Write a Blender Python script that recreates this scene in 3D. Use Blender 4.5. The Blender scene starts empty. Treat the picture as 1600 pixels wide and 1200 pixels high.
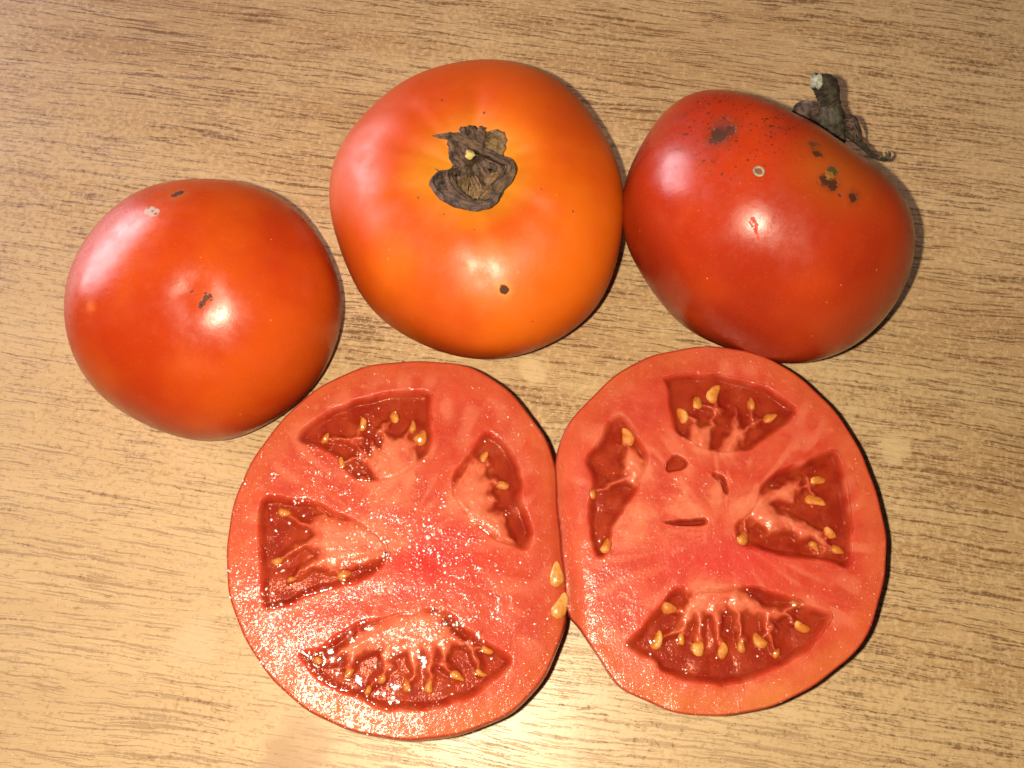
import bpy, math, random
import numpy as np
from mathutils import Vector, Matrix

random.seed(7); rng = np.random.default_rng(7)
scene = bpy.context.scene
MM = 0.001

# ------------------------------------------------------------------ camera
cam_data = bpy.data.cameras.new('camera'); cam = bpy.data.objects.new('camera', cam_data)
scene.collection.objects.link(cam)
cam.matrix_world = Matrix(((0.999979, -0.002092, -0.00619, -0.001633), (0.0, 0.947368, -0.320145, -0.084485), (0.006533, 0.320138, 0.947348, 0.25), (0.0, 0.0, 0.0, 1.0)))
cam_data.sensor_width = 36.0; cam_data.lens = 32.625
cam_data.clip_start = 0.005; cam_data.clip_end = 20.0
scene.camera = cam

# ------------------------------------------------------------------ light
world = bpy.data.worlds.new('World'); scene.world = world; world.use_nodes = True
bg = world.node_tree.nodes['Background']
bg.inputs[0].default_value = (1.0, 0.86, 0.76, 1); bg.inputs[1].default_value = 0.035

fl = bpy.data.lights.new('phone_flash', 'POINT'); fl.energy = 4.4; fl.color = (1.0, 0.84, 0.62)
fl.shadow_soft_size = 0.002
flash = bpy.data.objects.new('phone_flash', fl); scene.collection.objects.link(flash)
flash.location = (-0.0136, -0.0835, 0.2502)

wl = bpy.data.lights.new('window_light', 'AREA'); wl.shape = 'RECTANGLE'; wl.size = 0.78; wl.size_y = 0.54
wl.energy = 19.0; wl.color = (1.0, 0.80, 0.86)
win = bpy.data.objects.new('window_light', wl); scene.collection.objects.link(win)
win.location = (-1.05, 0.62, 0.36)
win.rotation_euler = (Vector((0, 0, 0.02))-win.location).to_track_quat('-Z', 'Y').to_euler()

vs = scene.view_settings
vs.view_transform = 'Standard'; vs.look = 'None'; vs.exposure = 0.0; vs.gamma = 1.0; vs.use_curve_mapping = False
scene.cycles.use_denoising = True
scene.cycles.sample_clamp_indirect = 4.0
scene.cycles.max_bounces = 4; scene.cycles.adaptive_threshold = 0.03

# ------------------------------------------------------------------ helpers
def obj(name, verts, faces, mats, parent=None, smooth=True, label=None, cat=None, group=None, kind=None, mat_index=None):
    me = bpy.data.meshes.new(name)
    me.from_pydata([tuple(v) for v in verts], [], [tuple(f) for f in faces])
    me.validate(); me.update()
    for m in (mats if isinstance(mats, (list, tuple)) else [mats]): me.materials.append(m)
    if smooth: me.polygons.foreach_set('use_smooth', [True]*len(me.polygons))
    if mat_index is not None: me.polygons.foreach_set('material_index', mat_index)
    o = bpy.data.objects.new(name, me); scene.collection.objects.link(o)
    if parent is not None: o.parent = parent
    tag(o, label, cat, group, kind)
    return o

def tag(o, label=None, cat=None, group=None, kind=None):
    for k, v in (('label', label), ('category', cat), ('group', group), ('kind', kind)):
        if v: o[k] = v
    return o

def attr(o, name, vals):
    a = o.data.attributes.new(name, 'FLOAT', 'POINT'); a.data.foreach_set('value', np.asarray(vals, dtype=np.float32))

def sstep(a, b, x):
    t = np.clip((x-a)/(b-a), 0, 1); return t*t*(3-2*t)

def vnoise(x, y, s, seed):
    """smooth value noise in the plane"""
    r = np.random.default_rng(seed); g = r.random((257, 257))
    fx, fy = x/s+100, y/s+100
    ix, iy = np.floor(fx).astype(int), np.floor(fy).astype(int); tx, ty = fx-ix, fy-iy
    tx, ty = tx*tx*(3-2*tx), ty*ty*(3-2*ty)
    G = lambda a, b: g[a % 257, b % 257]
    return (G(ix, iy)*(1-tx)+G(ix+1, iy)*tx)*(1-ty)+(G(ix, iy+1)*(1-tx)+G(ix+1, iy+1)*tx)*ty

def sdf(x, y, poly):
    """signed distance to a polygon, positive inside"""
    p = np.array(poly, float); n = len(p); d = np.full(x.shape, 1e9); ins = np.zeros(x.shape, bool)
    for i in range(n):
        ax, ay = p[i]; bx, by = p[(i+1) % n]; ex, ey = bx-ax, by-ay
        t = np.clip(((x-ax)*ex+(y-ay)*ey)/(ex*ex+ey*ey+1e-9), 0, 1)
        d = np.minimum(d, np.hypot(x-ax-t*ex, y-ay-t*ey))
        if abs(by-ay) > 1e-9:
            ins ^= ((ay > y) != (by > y)) & (x < (bx-ax)*(y-ay)/(by-ay)+ax)
    return np.where(ins, d, -d)

def smooth_poly(poly, it=1):
    p = np.array(poly, float)
    for _ in range(it):
        q = np.roll(p, -1, 0); p = np.stack([p*.75+q*.25, p*.25+q*.75], 1).reshape(-1, 2)
    return p

# ------------------------------------------------------------------ node helper
class N:
    def __init__(s, name):
        s.m = bpy.data.materials.new(name); s.m.use_nodes = True; s.t = s.m.node_tree; s.t.nodes.clear()
        s.out = s.t.nodes.new('ShaderNodeOutputMaterial')
    def put(s, sock, v):
        if v is None: return
        if isinstance(v, bpy.types.NodeSocket): s.t.links.new(v, sock)
        elif isinstance(v, (tuple, list)) and len(v) == 3 and sock.type == 'RGBA': sock.default_value = (*v, 1)
        else: sock.default_value = v
    def node(s, typ, **kw):
        n = s.t.nodes.new(typ)
        for k, v in kw.items(): setattr(n, k, v)
        return n
    def math(s, op, a, b=None, c=None, clamp=False):
        n = s.node('ShaderNodeMath', operation=op, use_clamp=clamp)
        for i, v in enumerate((a, b, c)): s.put(n.inputs[i], v)
        return n.outputs[0]
    def vmath(s, op, a, b=None, scale=None):
        n = s.node('ShaderNodeVectorMath', operation=op)
        s.put(n.inputs[0], a); s.put(n.inputs[1], b)
        if scale is not None: s.put(n.inputs['Scale'], scale)
        return n.outputs['Value'] if op in ('LENGTH', 'DISTANCE', 'DOT_PRODUCT') else n.outputs[0]
    def mix(s, f, a, b, mode='MIX'):
        n = s.node('ShaderNodeMix', data_type='RGBA', blend_type=mode)
        s.put(n.inputs[0], f); s.put(n.inputs[6], a); s.put(n.inputs[7], b); return n.outputs[2]
    def noise(s, vec, scale, detail=3, rough=.55, dist=0.0):
        n = s.node('ShaderNodeTexNoise'); s.put(n.inputs['Vector'], vec); n.inputs['Scale'].default_value = scale
        n.inputs['Detail'].default_value = detail; n.inputs['Roughness'].default_value = rough
        n.inputs['Distortion'].default_value = dist; return n.outputs['Fac']
    def noisec(s, vec, scale, detail=2):
        n = s.node('ShaderNodeTexNoise'); s.put(n.inputs['Vector'], vec); n.inputs['Scale'].default_value = scale
        n.inputs['Detail'].default_value = detail; return n.outputs['Color']
    def voro(s, vec, scale, feature='F1', rnd=1.0, out='Distance'):
        n = s.node('ShaderNodeTexVoronoi', feature=feature); s.put(n.inputs['Vector'], vec)
        n.inputs['Scale'].default_value = scale; n.inputs['Randomness'].default_value = rnd; return n.outputs[out]
    def step(s, x, lo, hi, a=0.0, b=1.0):
        n = s.node('ShaderNodeMapRange', interpolation_type='SMOOTHSTEP')
        s.put(n.inputs[0], x)
        for i, v in enumerate((lo, hi, a, b)): s.put(n.inputs[i+1], v)
        return n.outputs[0]
    def attr(s, name):
        return s.node('ShaderNodeAttribute', attribute_name=name).outputs['Fac']
    def mm(s):
        tc = s.node('ShaderNodeTexCoord'); return s.vmath('SCALE', tc.outputs['Object'], scale=1000.0)
    def bump(s, h, dist, strength=1.0, normal=None):
        n = s.node('ShaderNodeBump'); s.put(n.inputs['Height'], h); n.inputs['Distance'].default_value = dist
        n.inputs['Strength'].default_value = strength; s.put(n.inputs['Normal'], normal); return n.outputs[0]
    def bsdf(s, color, rough, normal=None, sss=0.0, rad=(.002, .0007, .0003), coat=0.0, coat_rough=.05, coat_normal=None, ior=1.45, spec=.5):
        b = s.node('ShaderNodeBsdfPrincipled')
        s.put(b.inputs['Base Color'], color); s.put(b.inputs['Roughness'], rough); s.put(b.inputs['Normal'], normal)
        b.inputs['IOR'].default_value = ior; s.put(b.inputs['Specular IOR Level'], spec)
        s.put(b.inputs['Subsurface Weight'], sss)
        b.inputs['Subsurface Radius'].default_value = rad; b.inputs['Subsurface Scale'].default_value = 1.0
        s.put(b.inputs['Coat Weight'], coat); s.put(b.inputs['Coat Roughness'], coat_rough)
        if coat_normal is not None: s.put(b.inputs['Coat Normal'], coat_normal)
        return b.outputs[0]
    def done(s, shader):
        s.t.links.new(shader, s.out.inputs[0]); return s.m

# ------------------------------------------------------------------ materials
def wood_material():
    n = N('worn_oak_laminate'); p = n.mm()
    mp = n.node('ShaderNodeMapping'); n.put(mp.inputs[0], p); mp.inputs['Rotation'].default_value = (0, 0, math.radians(8.22))
    q = mp.outputs[0]
    sx = n.node('ShaderNodeSeparateXYZ'); n.put(sx.inputs[0], q)
    # grain lines drift slightly
    wob = n.math('MULTIPLY', n.math('SUBTRACT', n.noise(n.vmath('MULTIPLY', q, (.009, .02, 0)), 1.0, 2), .5), 8.0)
    wob2 = n.math('MULTIPLY', n.math('SUBTRACT', n.noise(n.vmath('MULTIPLY', q, (.16, .35, 0)), 1.0, 2), .5), 1.3)
    y = n.math('ADD', n.math('ADD', sx.outputs[1], wob), wob2)
    cx = n.node('ShaderNodeCombineXYZ'); n.put(cx.inputs[0], sx.outputs[0]); n.put(cx.inputs[1], y)
    g = cx.outputs[0]
    # soft broad bands
    band = n.noise(n.vmath('MULTIPLY', g, (.010, .085, 0)), 1.0, 4, .6)
    col = n.mix(n.step(band, .32, .70), (.520, .365, .195), (.400, .250, .118))
    # fine fibre
    fib = n.noise(n.vmath('MULTIPLY', g, (.10, 1.6, 0)), 1.0, 3, .6)
    col = n.mix(n.step(fib, .42, .70, 0, .55), col, (.310, .180, .080))
    # pores: long broken dark dashes at two sizes
    rag = n.noise(n.vmath('MULTIPLY', q, (1.0, 2.6, 0)), 1.0, 3, .8)
    d1 = n.noise(n.vmath('MULTIPLY', g, (.034, 1.0, 0)), 1.0, 1.5, .5)
    d2 = n.noise(n.vmath('ADD', n.vmath('MULTIPLY', g, (.055, 1.45, 0)), (31, 17, 3)), 1.0, 1.5, .5)
    d3 = n.noise(n.vmath('ADD', n.vmath('MULTIPLY', g, (.10, 2.4, 0)), (7, 57, 9)), 1.0, 1, .5)
    ragb = n.math('MULTIPLY', n.math('SUBTRACT', rag, .5), .30)
    lo = n.noise(n.vmath('MULTIPLY', g, (.012, .03, 0)), 1.0, 2)
    den = n.math('MULTIPLY', n.math('SUBTRACT', lo, .5), .16)
    m1 = n.step(n.math('ADD', n.math('ADD', d1, ragb), den), .59, .65)
    m2 = n.step(n.math('ADD', n.math('ADD', d2, ragb), den), .595, .675)
    m3 = n.step(n.math('ADD', n.math('ADD', d3, ragb), den), .60, .70, 0, .75)
    dash = n.math('MAXIMUM', n.math('MAXIMUM', m1, m2), m3)
    # worn print: small flakes of paler ground break the dashes up, most towards one corner of the table
    flake = n.noise(q, .62, 4, .7)
    wear = n.noise(n.vmath('ADD', q, (40, 10, 0)), .012, 3, .6)
    px = n.node('ShaderNodeSeparateXYZ'); n.put(px.inputs[0], p)
    side = n.step(n.math('ADD', n.math('MULTIPLY', px.outputs[0], .55), px.outputs[1]), 30.0, -130.0)
    worn = n.math('MULTIPLY', n.math('ADD', wear, n.math('MULTIPLY', side, .40)), 1.0)
    fl_ = n.step(n.math('ADD', flake, n.math('MULTIPLY', worn, .42)), .66, .82)
    dash = n.math('MULTIPLY', dash, n.math('SUBTRACT', 1.0, n.math('MULTIPLY', fl_, .50)))
    col = n.mix(n.math('MULTIPLY', fl_, .62), col, (.590, .440, .245))
    # blotchy pits in the worn area
    pit = n.math('MULTIPLY', n.step(n.noise(n.vmath('MULTIPLY', q, (.42, .62, 0)), 1.0, 4, .75), .55, .66), n.step(worn, .52, .75))
    col = n.mix(n.math('MULTIPLY', pit, .5), col, (.270, .160, .075))
    col = n.mix(n.math('MULTIPLY', dash, .84), col, (.150, .070, .028))
    # tiny pale specks
    sp = n.step(n.voro(q, .55), .20, .09)
    col = n.mix(n.math('MULTIPLY', sp, .5), col, (.64, .50, .32))
    # pale dried juice stains, and a browner patch beside the cut tomato
    warp = n.vmath('SCALE', n.vmath('SUBTRACT', n.noisec(p, .13, 4), (.5, .5, .5)), scale=9.0)
    pw = n.vmath('ADD', p, warp)
    for (x, y_, r, c, a) in [(5.9, 3.9, 5, (0.6, 0.45, 0.25), 0.8), (106.1, -18.6, 5, (0.6, 0.45, 0.25), 0.75), (95.8, -7.4, 3, (0.57, 0.43, 0.24), 0.5), (-53.0, -95.9, 9, (0.4, 0.26, 0.14), 0.75), (-57.5, -100.4, 7, (0.4, 0.26, 0.14), 0.75), (-82.9, -71.9, 8, (0.57, 0.44, 0.27), 0.5), (9.6, -96.7, 8, (0.6, 0.46, 0.28), 0.5)]:
        d = n.vmath('DISTANCE', pw, (x, y_, 0.0))
        col = n.mix(n.step(d, r*1.1, r*.55, 0, a), col, c)
    rgh = n.math('ADD', .27, n.math('MULTIPLY', flake, .20))
    nb = n.bump(n.math('SUBTRACT', n.math('MULTIPLY', flake, .35), dash), .00018, .55)
    return n.done(n.bsdf(col, rgh, nb, spec=.6))

def skin_material(name, ca, cb, cs, shoulder, marks, specks=None, rough=.24, pale=(.95, .42, .12), ground=None):
    """ca/cb: mottled skin tones, cs/shoulder: tone round the stem and (centre, radius) in mm; marks: (x,y,z,r,color,strength,sharp)"""
    n = N(name); p = n.mm()
    big = n.noise(p, .035, 3, .5)
    col = n.mix(n.step(big, .38, .64), ca, cb)
    if shoulder is not None:
        (sx, sy, sz), r0, r1 = shoulder
        wv = n.vmath('SCALE', n.vmath('SUBTRACT', n.noisec(p, .06, 3), (.5, .5, .5)), scale=10.0)
        d = n.vmath('DISTANCE', n.vmath('ADD', p, wv), (sx, sy, sz))
        col = n.mix(n.step(d, r1, r0, 0, .85), col, cs)
    # fine pale flecks under the skin
    col = n.mix(n.math('MULTIPLY', n.step(n.voro(p, .75), .22, .10), .035), col, pale)
    fleck = n.math('MULTIPLY', n.step(n.voro(p, .26), .075, .035), n.step(n.noise(p, .09, 2), .52, .64))
    col = n.mix(n.math('MULTIPLY', fleck, .38), col, pale)
    hbump = n.math('ADD', n.math('MULTIPLY', n.noise(p, .55, 3, .6), .5), n.math('MULTIPLY', n.noise(p, 2.4, 2, .6), .12))
    rg = n.math('ADD', rough, n.math('MULTIPLY', n.step(n.noise(n.vmath('MULTIPLY', p, (1, 1, .35)), .16, 5, .7), .35, .70), .17))
    dark = None
    warp = n.vmath('SCALE', n.vmath('SUBTRACT', n.noisec(p, .55, 4), (.5, .5, .5)), scale=2.6)
    pw = n.vmath('ADD', n.vmath('ADD', p, warp), n.vmath('SCALE', n.vmath('SUBTRACT', n.noisec(p, 1.8, 4), (.5, .5, .5)), scale=1.6))
    wf = n.vmath('ADD', p, n.vmath('SCALE', n.vmath('SUBTRACT', n.noisec(p, 1.1, 3), (.5, .5, .5)), scale=.9))
    for (x, y, z, r, c, a, sharp) in marks:
        if sharp == 0 and sum(c) < .35:
            col = n.mix(n.step(n.vmath('DISTANCE', pw, (x, y, z)), r*2.6, r*.8, 0, .5), col, (c[0]*.5+.11, c[1]+.010, c[2]))
    for (x, y, z, r, c, a, sharp) in marks:
        d = n.vmath('DISTANCE', pw if sharp < 1 else wf, (x, y, z))
        m = n.step(d, r*{1: 1.15, 0: 1.3, -1: 1.7}[sharp], r*{1: .85, 0: .75, -1: .2}[sharp], 0, a)
        col = n.mix(m, col, c)
        if sharp == -1 and 5 < r < 10: rg = n.math('ADD', rg, n.math('MULTIPLY', m, .22/a))
        if sharp == 1 and r > 0: rg = n.math('ADD', rg, n.math('MULTIPLY', m, .30))
        if sum(c) < .35:
            dark = m if dark is None else n.math('MAXIMUM', dark, m)
    if specks:
        (x, y, z), r = specks
        d = n.vmath('DISTANCE', p, (x, y, z))
        reg = n.step(d, r, r*.35)
        s1 = n.step(n.math('SUBTRACT', n.voro(wf, .85), n.math('MULTIPLY', n.noise(p, .25, 3), .30)), .06, .0)
        s2 = n.step(n.math('SUBTRACT', n.voro(n.vmath('ADD', wf, (9, 4, 2)), .45), n.math('MULTIPLY', n.noise(p, .2, 3), .26)), .05, .0)
        m = n.math('MULTIPLY', n.math('MAXIMUM', s1, s2), reg)
        soft = n.math('MULTIPLY', n.math('MULTIPLY', reg, n.step(n.noise(p, .16, 4), .50, .72)), .45)
        col = n.mix(soft, col, (.16, .022, .010))
        col = n.mix(n.math('MULTIPLY', m, .85), col, (.050, .014, .008))
    if dark is not None:
        rg = n.math('ADD', rg, n.math('MULTIPLY', dark, .12))
        hbump = n.math('SUBTRACT', hbump, n.math('MULTIPLY', dark, 2.2))
    nb = n.bump(hbump, .00012, .5)
    return n.done(n.bsdf(col, rg, nb, spec=.5))

def flesh_material(name, shift):
    n = N(name); p = n.mm()
    pulp, pit, rim, core = n.attr('pulp'), n.attr('pit'), n.attr('rim'), n.attr('core')
    t1 = n.noise(p, .11, 4, .6); t2 = n.noise(p, .40, 3, .6)
    col = n.mix(n.step(t1, .36, .66), (.385, .037, .016), (.435, .060, .025))
    col = n.mix(n.step(t2, .46, .76, 0, .35), col, (.490, .098, .044))
    # orange outer wall, more in some stretches
    wall = n.math('MULTIPLY', n.step(rim, 8.0, 2.5), n.math('MAXIMUM', n.attr('low'), .30))
    col = n.mix(n.math('MULTIPLY', wall, n.step(n.noise(p, .06, 3), .30, .62, .55, 1.0)), col, (.450, .128, .030))
    # pale vascular dots in a ring inside the wall
    ring = n.math('MULTIPLY', n.step(rim, 2.6, 3.6), n.step(rim, 6.2, 4.8))
    dots = n.math('MULTIPLY', n.step(n.voro(p, .28), .30, .05), ring)
    col = n.mix(n.math('MULTIPLY', dots, .35), col, (.54, .175, .075))
    col = n.mix(n.math('MULTIPLY', n.attr('vein'), .42), col, (.530, .160, .085))
    col = n.mix(n.math('MULTIPLY', core, .9), col, shift)
    col = n.mix(n.math('MULTIPLY', pulp, n.step(n.noise(p, .35, 3), .25, .7, .30, .85)), col, (.520, .155, .078))
    col = n.mix(pit, col, n.mix(n.step(n.noise(p, .22, 3), .35, .66), (.290, .044, .018), (.390, .092, .034)))
    col = n.mix(n.step(rim, .50, .22, 0, .8), col, (.300, .022, .008))
    # wet cut cells: scattered low beads of juice on a nearly smooth face
    h = None
    for sc, off, lim, hh in ((.80, (0, 0, 0), .35, 1.0), (1.35, (3, 8, 1), .30, .75), (2.2, (11, 5, 4), .25, .50)):
        pv = n.vmath('ADD', p, off)
        vn = n.node('ShaderNodeTexVoronoi', feature='F1'); n.put(vn.inputs['Vector'], pv); vn.inputs['Scale'].default_value = sc
        sep = n.node('ShaderNodeSeparateColor'); n.put(sep.inputs[0], vn.outputs['Color'])
        on = n.step(sep.outputs[0], lim, lim+.25)
        dome = n.math('MULTIPLY', n.math('MULTIPLY', n.step(vn.outputs['Distance'], .42, .0), on), hh)
        h = dome if h is None else n.math('ADD', h, dome)
    fine = n.noise(p, 1.3, 3, .6)
    h = n.math('ADD', h, n.math('MULTIPLY', fine, .55))
    nb = n.bump(fine, .00006, .6); cb = n.bump(h, .00019, 1.0)
    return n.done(n.bsdf(col, .45, nb, sss=.5, rad=(.0030, .0007, .0003), coat=.42, coat_rough=.13, coat_normal=cb, spec=.15))

def gel_material():
    n = N('tomato_gel'); p = n.mm()
    nb = n.bump(n.math('ADD', n.noise(p, .20, 2, .5), n.math('MULTIPLY', n.noise(p, .7, 2), .10)), .0004, .8)
    fr = n.node('ShaderNodeFresnel'); fr.inputs[0].default_value = 1.40; n.put(fr.inputs['Normal'], nb)
    g = n.node('ShaderNodeBsdfGlossy'); g.inputs['Roughness'].default_value = .05; n.put(g.inputs['Normal'], nb)
    t = n.node('ShaderNodeBsdfTransparent')
    m = n.node('ShaderNodeMixShader'); n.put(m.inputs[0], fr.outputs[0])
    n.t.links.new(t.outputs[0], m.inputs[1]); n.t.links.new(g.outputs[0], m.inputs[2])
    va = n.node('ShaderNodeVolumeAbsorption'); va.inputs['Color'].default_value = (.84, .44, .32, 1); va.inputs['Density'].default_value = 540.0
    n.t.links.new(va.outputs[0], n.out.inputs['Volume'])
    return n.done(m.outputs[0])

def glint_material():  # clear surface for the beads added as glints
    n = N('clear_glint_bead')
    fr = n.node('ShaderNodeFresnel'); fr.inputs[0].default_value = 1.5
    g = n.node('ShaderNodeBsdfGlossy'); g.inputs['Roughness'].default_value = .22
    t = n.node('ShaderNodeBsdfTransparent')
    m = n.node('ShaderNodeMixShader'); n.put(m.inputs[0], fr.outputs[0])
    n.t.links.new(t.outputs[0], m.inputs[1]); n.t.links.new(g.outputs[0], m.inputs[2])
    return n.done(m.outputs[0])

def plain_material(name, ca, cb, scale, rough, bump=.0002, sss=0.0, coat=0.0, stretch=(1, 1, 1)):
    n = N(name); p = n.mm(); q = n.vmath('MULTIPLY', p, stretch)
    f = n.noise(q, scale, 5, .65)
    nb = n.bump(f, bump, .9)
    return n.done(n.bsdf(n.mix(n.step(f, .35, .68), ca, cb), rough, nb, sss=sss, rad=(.0015, .0008, .0003), coat=coat, coat_rough=.05, coat_normal=nb))

# ------------------------------------------------------------------ the table
M_wood = wood_material()
def slab():
    a, b, h = 0.60, 0.50, 0.024; v = []
    for z, i in ((-h, 0), (-.002, 0), (0, .002)):
        v += [(-a+i, -b+i, z), (a-i, -b+i, z), (a-i, b-i, z), (-a+i, b-i, z)]
    f = [(3, 2, 1, 0), (8, 9, 10, 11)]
    for r in (0, 4):
        for k in range(4): f.append((r+k, r+(k+1) % 4, r+4+(k+1) % 4, r+4+k))
    return v, f
v, f = slab()
table = obj('table_top', v, f, M_wood, smooth=False, label='worn wood grain table top with broken dark pore lines', cat='table', kind='structure')

# ---- tomato body as a closed polar grid, millimetres ----
def tomato_grid(R, Ht, Hb, dimple, dw, bdim, lobes, crease, tilt, spin, nu=150, nv=240, pw=1.0):
    """R equatorial radius, Ht/Hb height above/below the equator, lobes [(n, amp, phase)], tilt=(axis xyz)"""
    u = np.linspace(0, np.pi, nu)[:, None]; v = np.linspace(0, 2*np.pi, nv, endpoint=False)[None, :]
    su, cu = np.sin(u), np.cos(u)
    lob = sum(a*np.cos(n*(v-p)) for n, a, p in lobes) if lobes else 0*v
    rho = R*su**pw*(1+lob*su**.8)
    z = np.where(cu > 0, Ht, Hb)*np.sign(cu)*np.abs(cu)**.92 + 0*v
    x = rho/R
    cr = sum(a*np.cos(n*(v-p))**3 for n, a, p in crease) if crease else 0*v
    z = z - np.where(cu > 0, 1, 0)*dimple*np.exp(-(x/dw)**2)*(1+0*v)
    z = z + np.where(cu > 0, 1, 0)*cr*np.exp(-((x-dw*1.35)/.24)**2)
    z = z + np.where(cu < 0, 1, 0)*(bdim*np.exp(-(x/.13)**2)+bdim*.05*np.exp(-((x-.16)/.08)**2)*np.cos(3*v+1)*np.cos(2*v))
    P = np.stack([rho*np.cos(v+spin), rho*np.sin(v+spin), z], -1)
    a = np.array(tilt, float); a /= np.linalg.norm(a)
    k = np.array([0, 0, 1.]); w = np.cross(k, a); s = np.linalg.norm(w); c = k @ a
    if s > 1e-6:
        K = np.array([[0, -w[2], w[1]], [w[2], 0, -w[0]], [-w[1], w[0], 0]])
        P = P @ (np.eye(3)+K+K@K*((1-c)/s**2)).T
    elif c < 0:
        P = P*np.array([1, -1, -1])
    return P

def stretch(P, co):
    """horizontal radius as a function of azimuth: co = [c0, c1, s1, c2, s2 ...]"""
    az = np.arctan2(P[..., 1], P[..., 0]); s = co[0]+0*az
    for k in range(1, (len(co)-1)//2+1):
        s = s+co[2*k-1]*np.cos(k*az)+co[2*k]*np.sin(k*az)
    Q = P.copy(); Q[..., 0] *= s; Q[..., 1] *= s
    return Q


def grid_faces(nu, nv):
    f = []
    for i in range(nu-1):
        for j in range(nv):
            a, b = i*nv+j, i*nv+(j+1) % nv
            f.append((a, a+nv, b+nv, b))
    return f

def make_tomato(par, co, loc, mat, label, dents=()):
    nu, nv = 170, 280
    G = stretch(tomato_grid(nu=nu, nv=nv, **par), co)
    C = G.reshape(-1, 3)
    # slow unevenness of a real fruit
    nr = C/np.linalg.norm(C, axis=1)[:, None]
    wob = .35*np.sin(C[:, 0]*.16+1.3)*np.sin(C[:, 1]*.14+.4)+.22*np.sin(C[:, 2]*.23+C[:, 0]*.1)
    C = C+nr*wob[:, None]
    for (x, y, z, r, dp) in dents:
        d = np.linalg.norm(C-np.array([x, y, z]), axis=1); C = C-nr*(dp*np.exp(-(d/r)**2))[:, None]
    zl = C[:, 2].min()
    # close the poles
    f = grid_faces(nu, nv)
    o = obj('tomato', C*MM, f, mat, label=label, cat='tomato')
    o.location = (loc[0]*MM, loc[1]*MM, -zl*MM)
    return o

T = {'t1': ({'R': 34.5, 'Ht': 25, 'Hb': 29, 'dimple': 4, 'dw': 0.3, 'bdim': 0.75, 'lobes': [[3, 0.006, 0.4], [5, 0.004, 1.1]], 'crease': [], 'tilt': [-0.17, 0.27, -1], 'spin': 0.3}, [0.9823, 0.0009, -0.0026, -0.0016, 0.018, -0.0075, -0.0051, 0.0025, 0.004, 0.0038, 0.0001], [-79.52, 11.73, 25.85]), 't2': ({'R': 38, 'Ht': 26, 'Hb': 27, 'dimple': 6.5, 'dw': 0.32, 'bdim': 1, 'lobes': [[5, 0.003, 0.2], [3, 0.004, 1.0]], 'crease': [[3, 0.5, 0.4], [5, 0.35, 2.1], [8, 0.12, 0.3]], 'tilt': [-0.09, -0.03, 1], 'spin': 0.0}, [1.079, -0.0012, 0.0012, -0.0351, -0.0217, -0.0131, 0.0012, -0.0013, -0.0105, 0.0024, 0.0017], [-9.12, 41.42, 27.0]), 't3': ({'R': 33, 'Ht': 29, 'Hb': 28, 'dimple': 11, 'dw': 0.4, 'bdim': -0.3, 'lobes': [[2, 0.02, 0.5], [5, 0.006, 0.9]], 'crease': [[5, 0.6, 0.9]], 'tilt': [0.6, 0.74, 0.06], 'spin': 0.0}, [1.1008, -0.0129, -0.0155, 0.0219, -0.0994, 0.0447, -0.0096, -0.0023, 0.0084, 0.0014, -0.0119, 0.0122, -0.0089], [64.22, 30.32, 33.68])}
RED = (.060, .012, .006)
skin1 = skin_material('tomato_skin_red', (.380, .032, .004), (.460, .062, .005), (.80, .20, .08), None, [(8.04, -9.11, 25.99, 4.08, (0.52, 0.1, 0.025), 0.25, -1), (-1.57, 18.85, 26.21, 2.84, (0.42, 0.09, 0.015), 0.8, -1), (8.07, -8.45, 26.14, 0.71, (0.045, 0.016, 0.008), 0.9, 1), (7.44, -9.56, 25.98, 0.71, (0.045, 0.016, 0.008), 0.9, 1), (9.02, -7.85, 26.13, 0.47, (0.045, 0.016, 0.008), 0.9, 1), (8.08, -7.3, 26.43, 0.39, (0.045, 0.016, 0.008), 0.8, 1), (7.04, -10.34, 25.86, 0.55, (0.045, 0.016, 0.008), 0.9, 1), (9.26, -8.83, 25.82, 0.31, (0.045, 0.016, 0.008), 0.8, 1), (-7.17, 13.62, 27.83, 1.33, (0.42, 0.3, 0.26), 0.95, 1), (-5.65, 12.66, 28.32, 1.32, (0.42, 0.3, 0.26), 0.95, 1), (-7.45, 14.49, 27.49, 0.37, (0.1, 0.035, 0.012), 0.7, 1), (-6.13, 13.18, 28.12, 0.36, (0.1, 0.035, 0.012), 0.7, 1), (-5.04, 12.2, 28.51, 0.36, (0.1, 0.035, 0.012), 0.7, 1), (-2.08, 18.48, 26.38, 0.84, (0.045, 0.016, 0.008), 0.95, 1), (-1.29, 19.36, 25.95, 1.0, (0.045, 0.016, 0.008), 0.95, 1), (-0.81, 19.91, 25.65, 0.67, (0.045, 0.016, 0.008), 0.95, 1), (-19.1, -9.71, 23.8, 1.48, (0.6, 0.13, 0.02), 0.6, -1), (-23.5, 14.53, 18.75, 0.88, (0.6, 0.16, 0.05), 0.5, -1), (4.99, -7.02, 26.86, 0.39, (0.045, 0.016, 0.008), 0.8, 1)])
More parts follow.
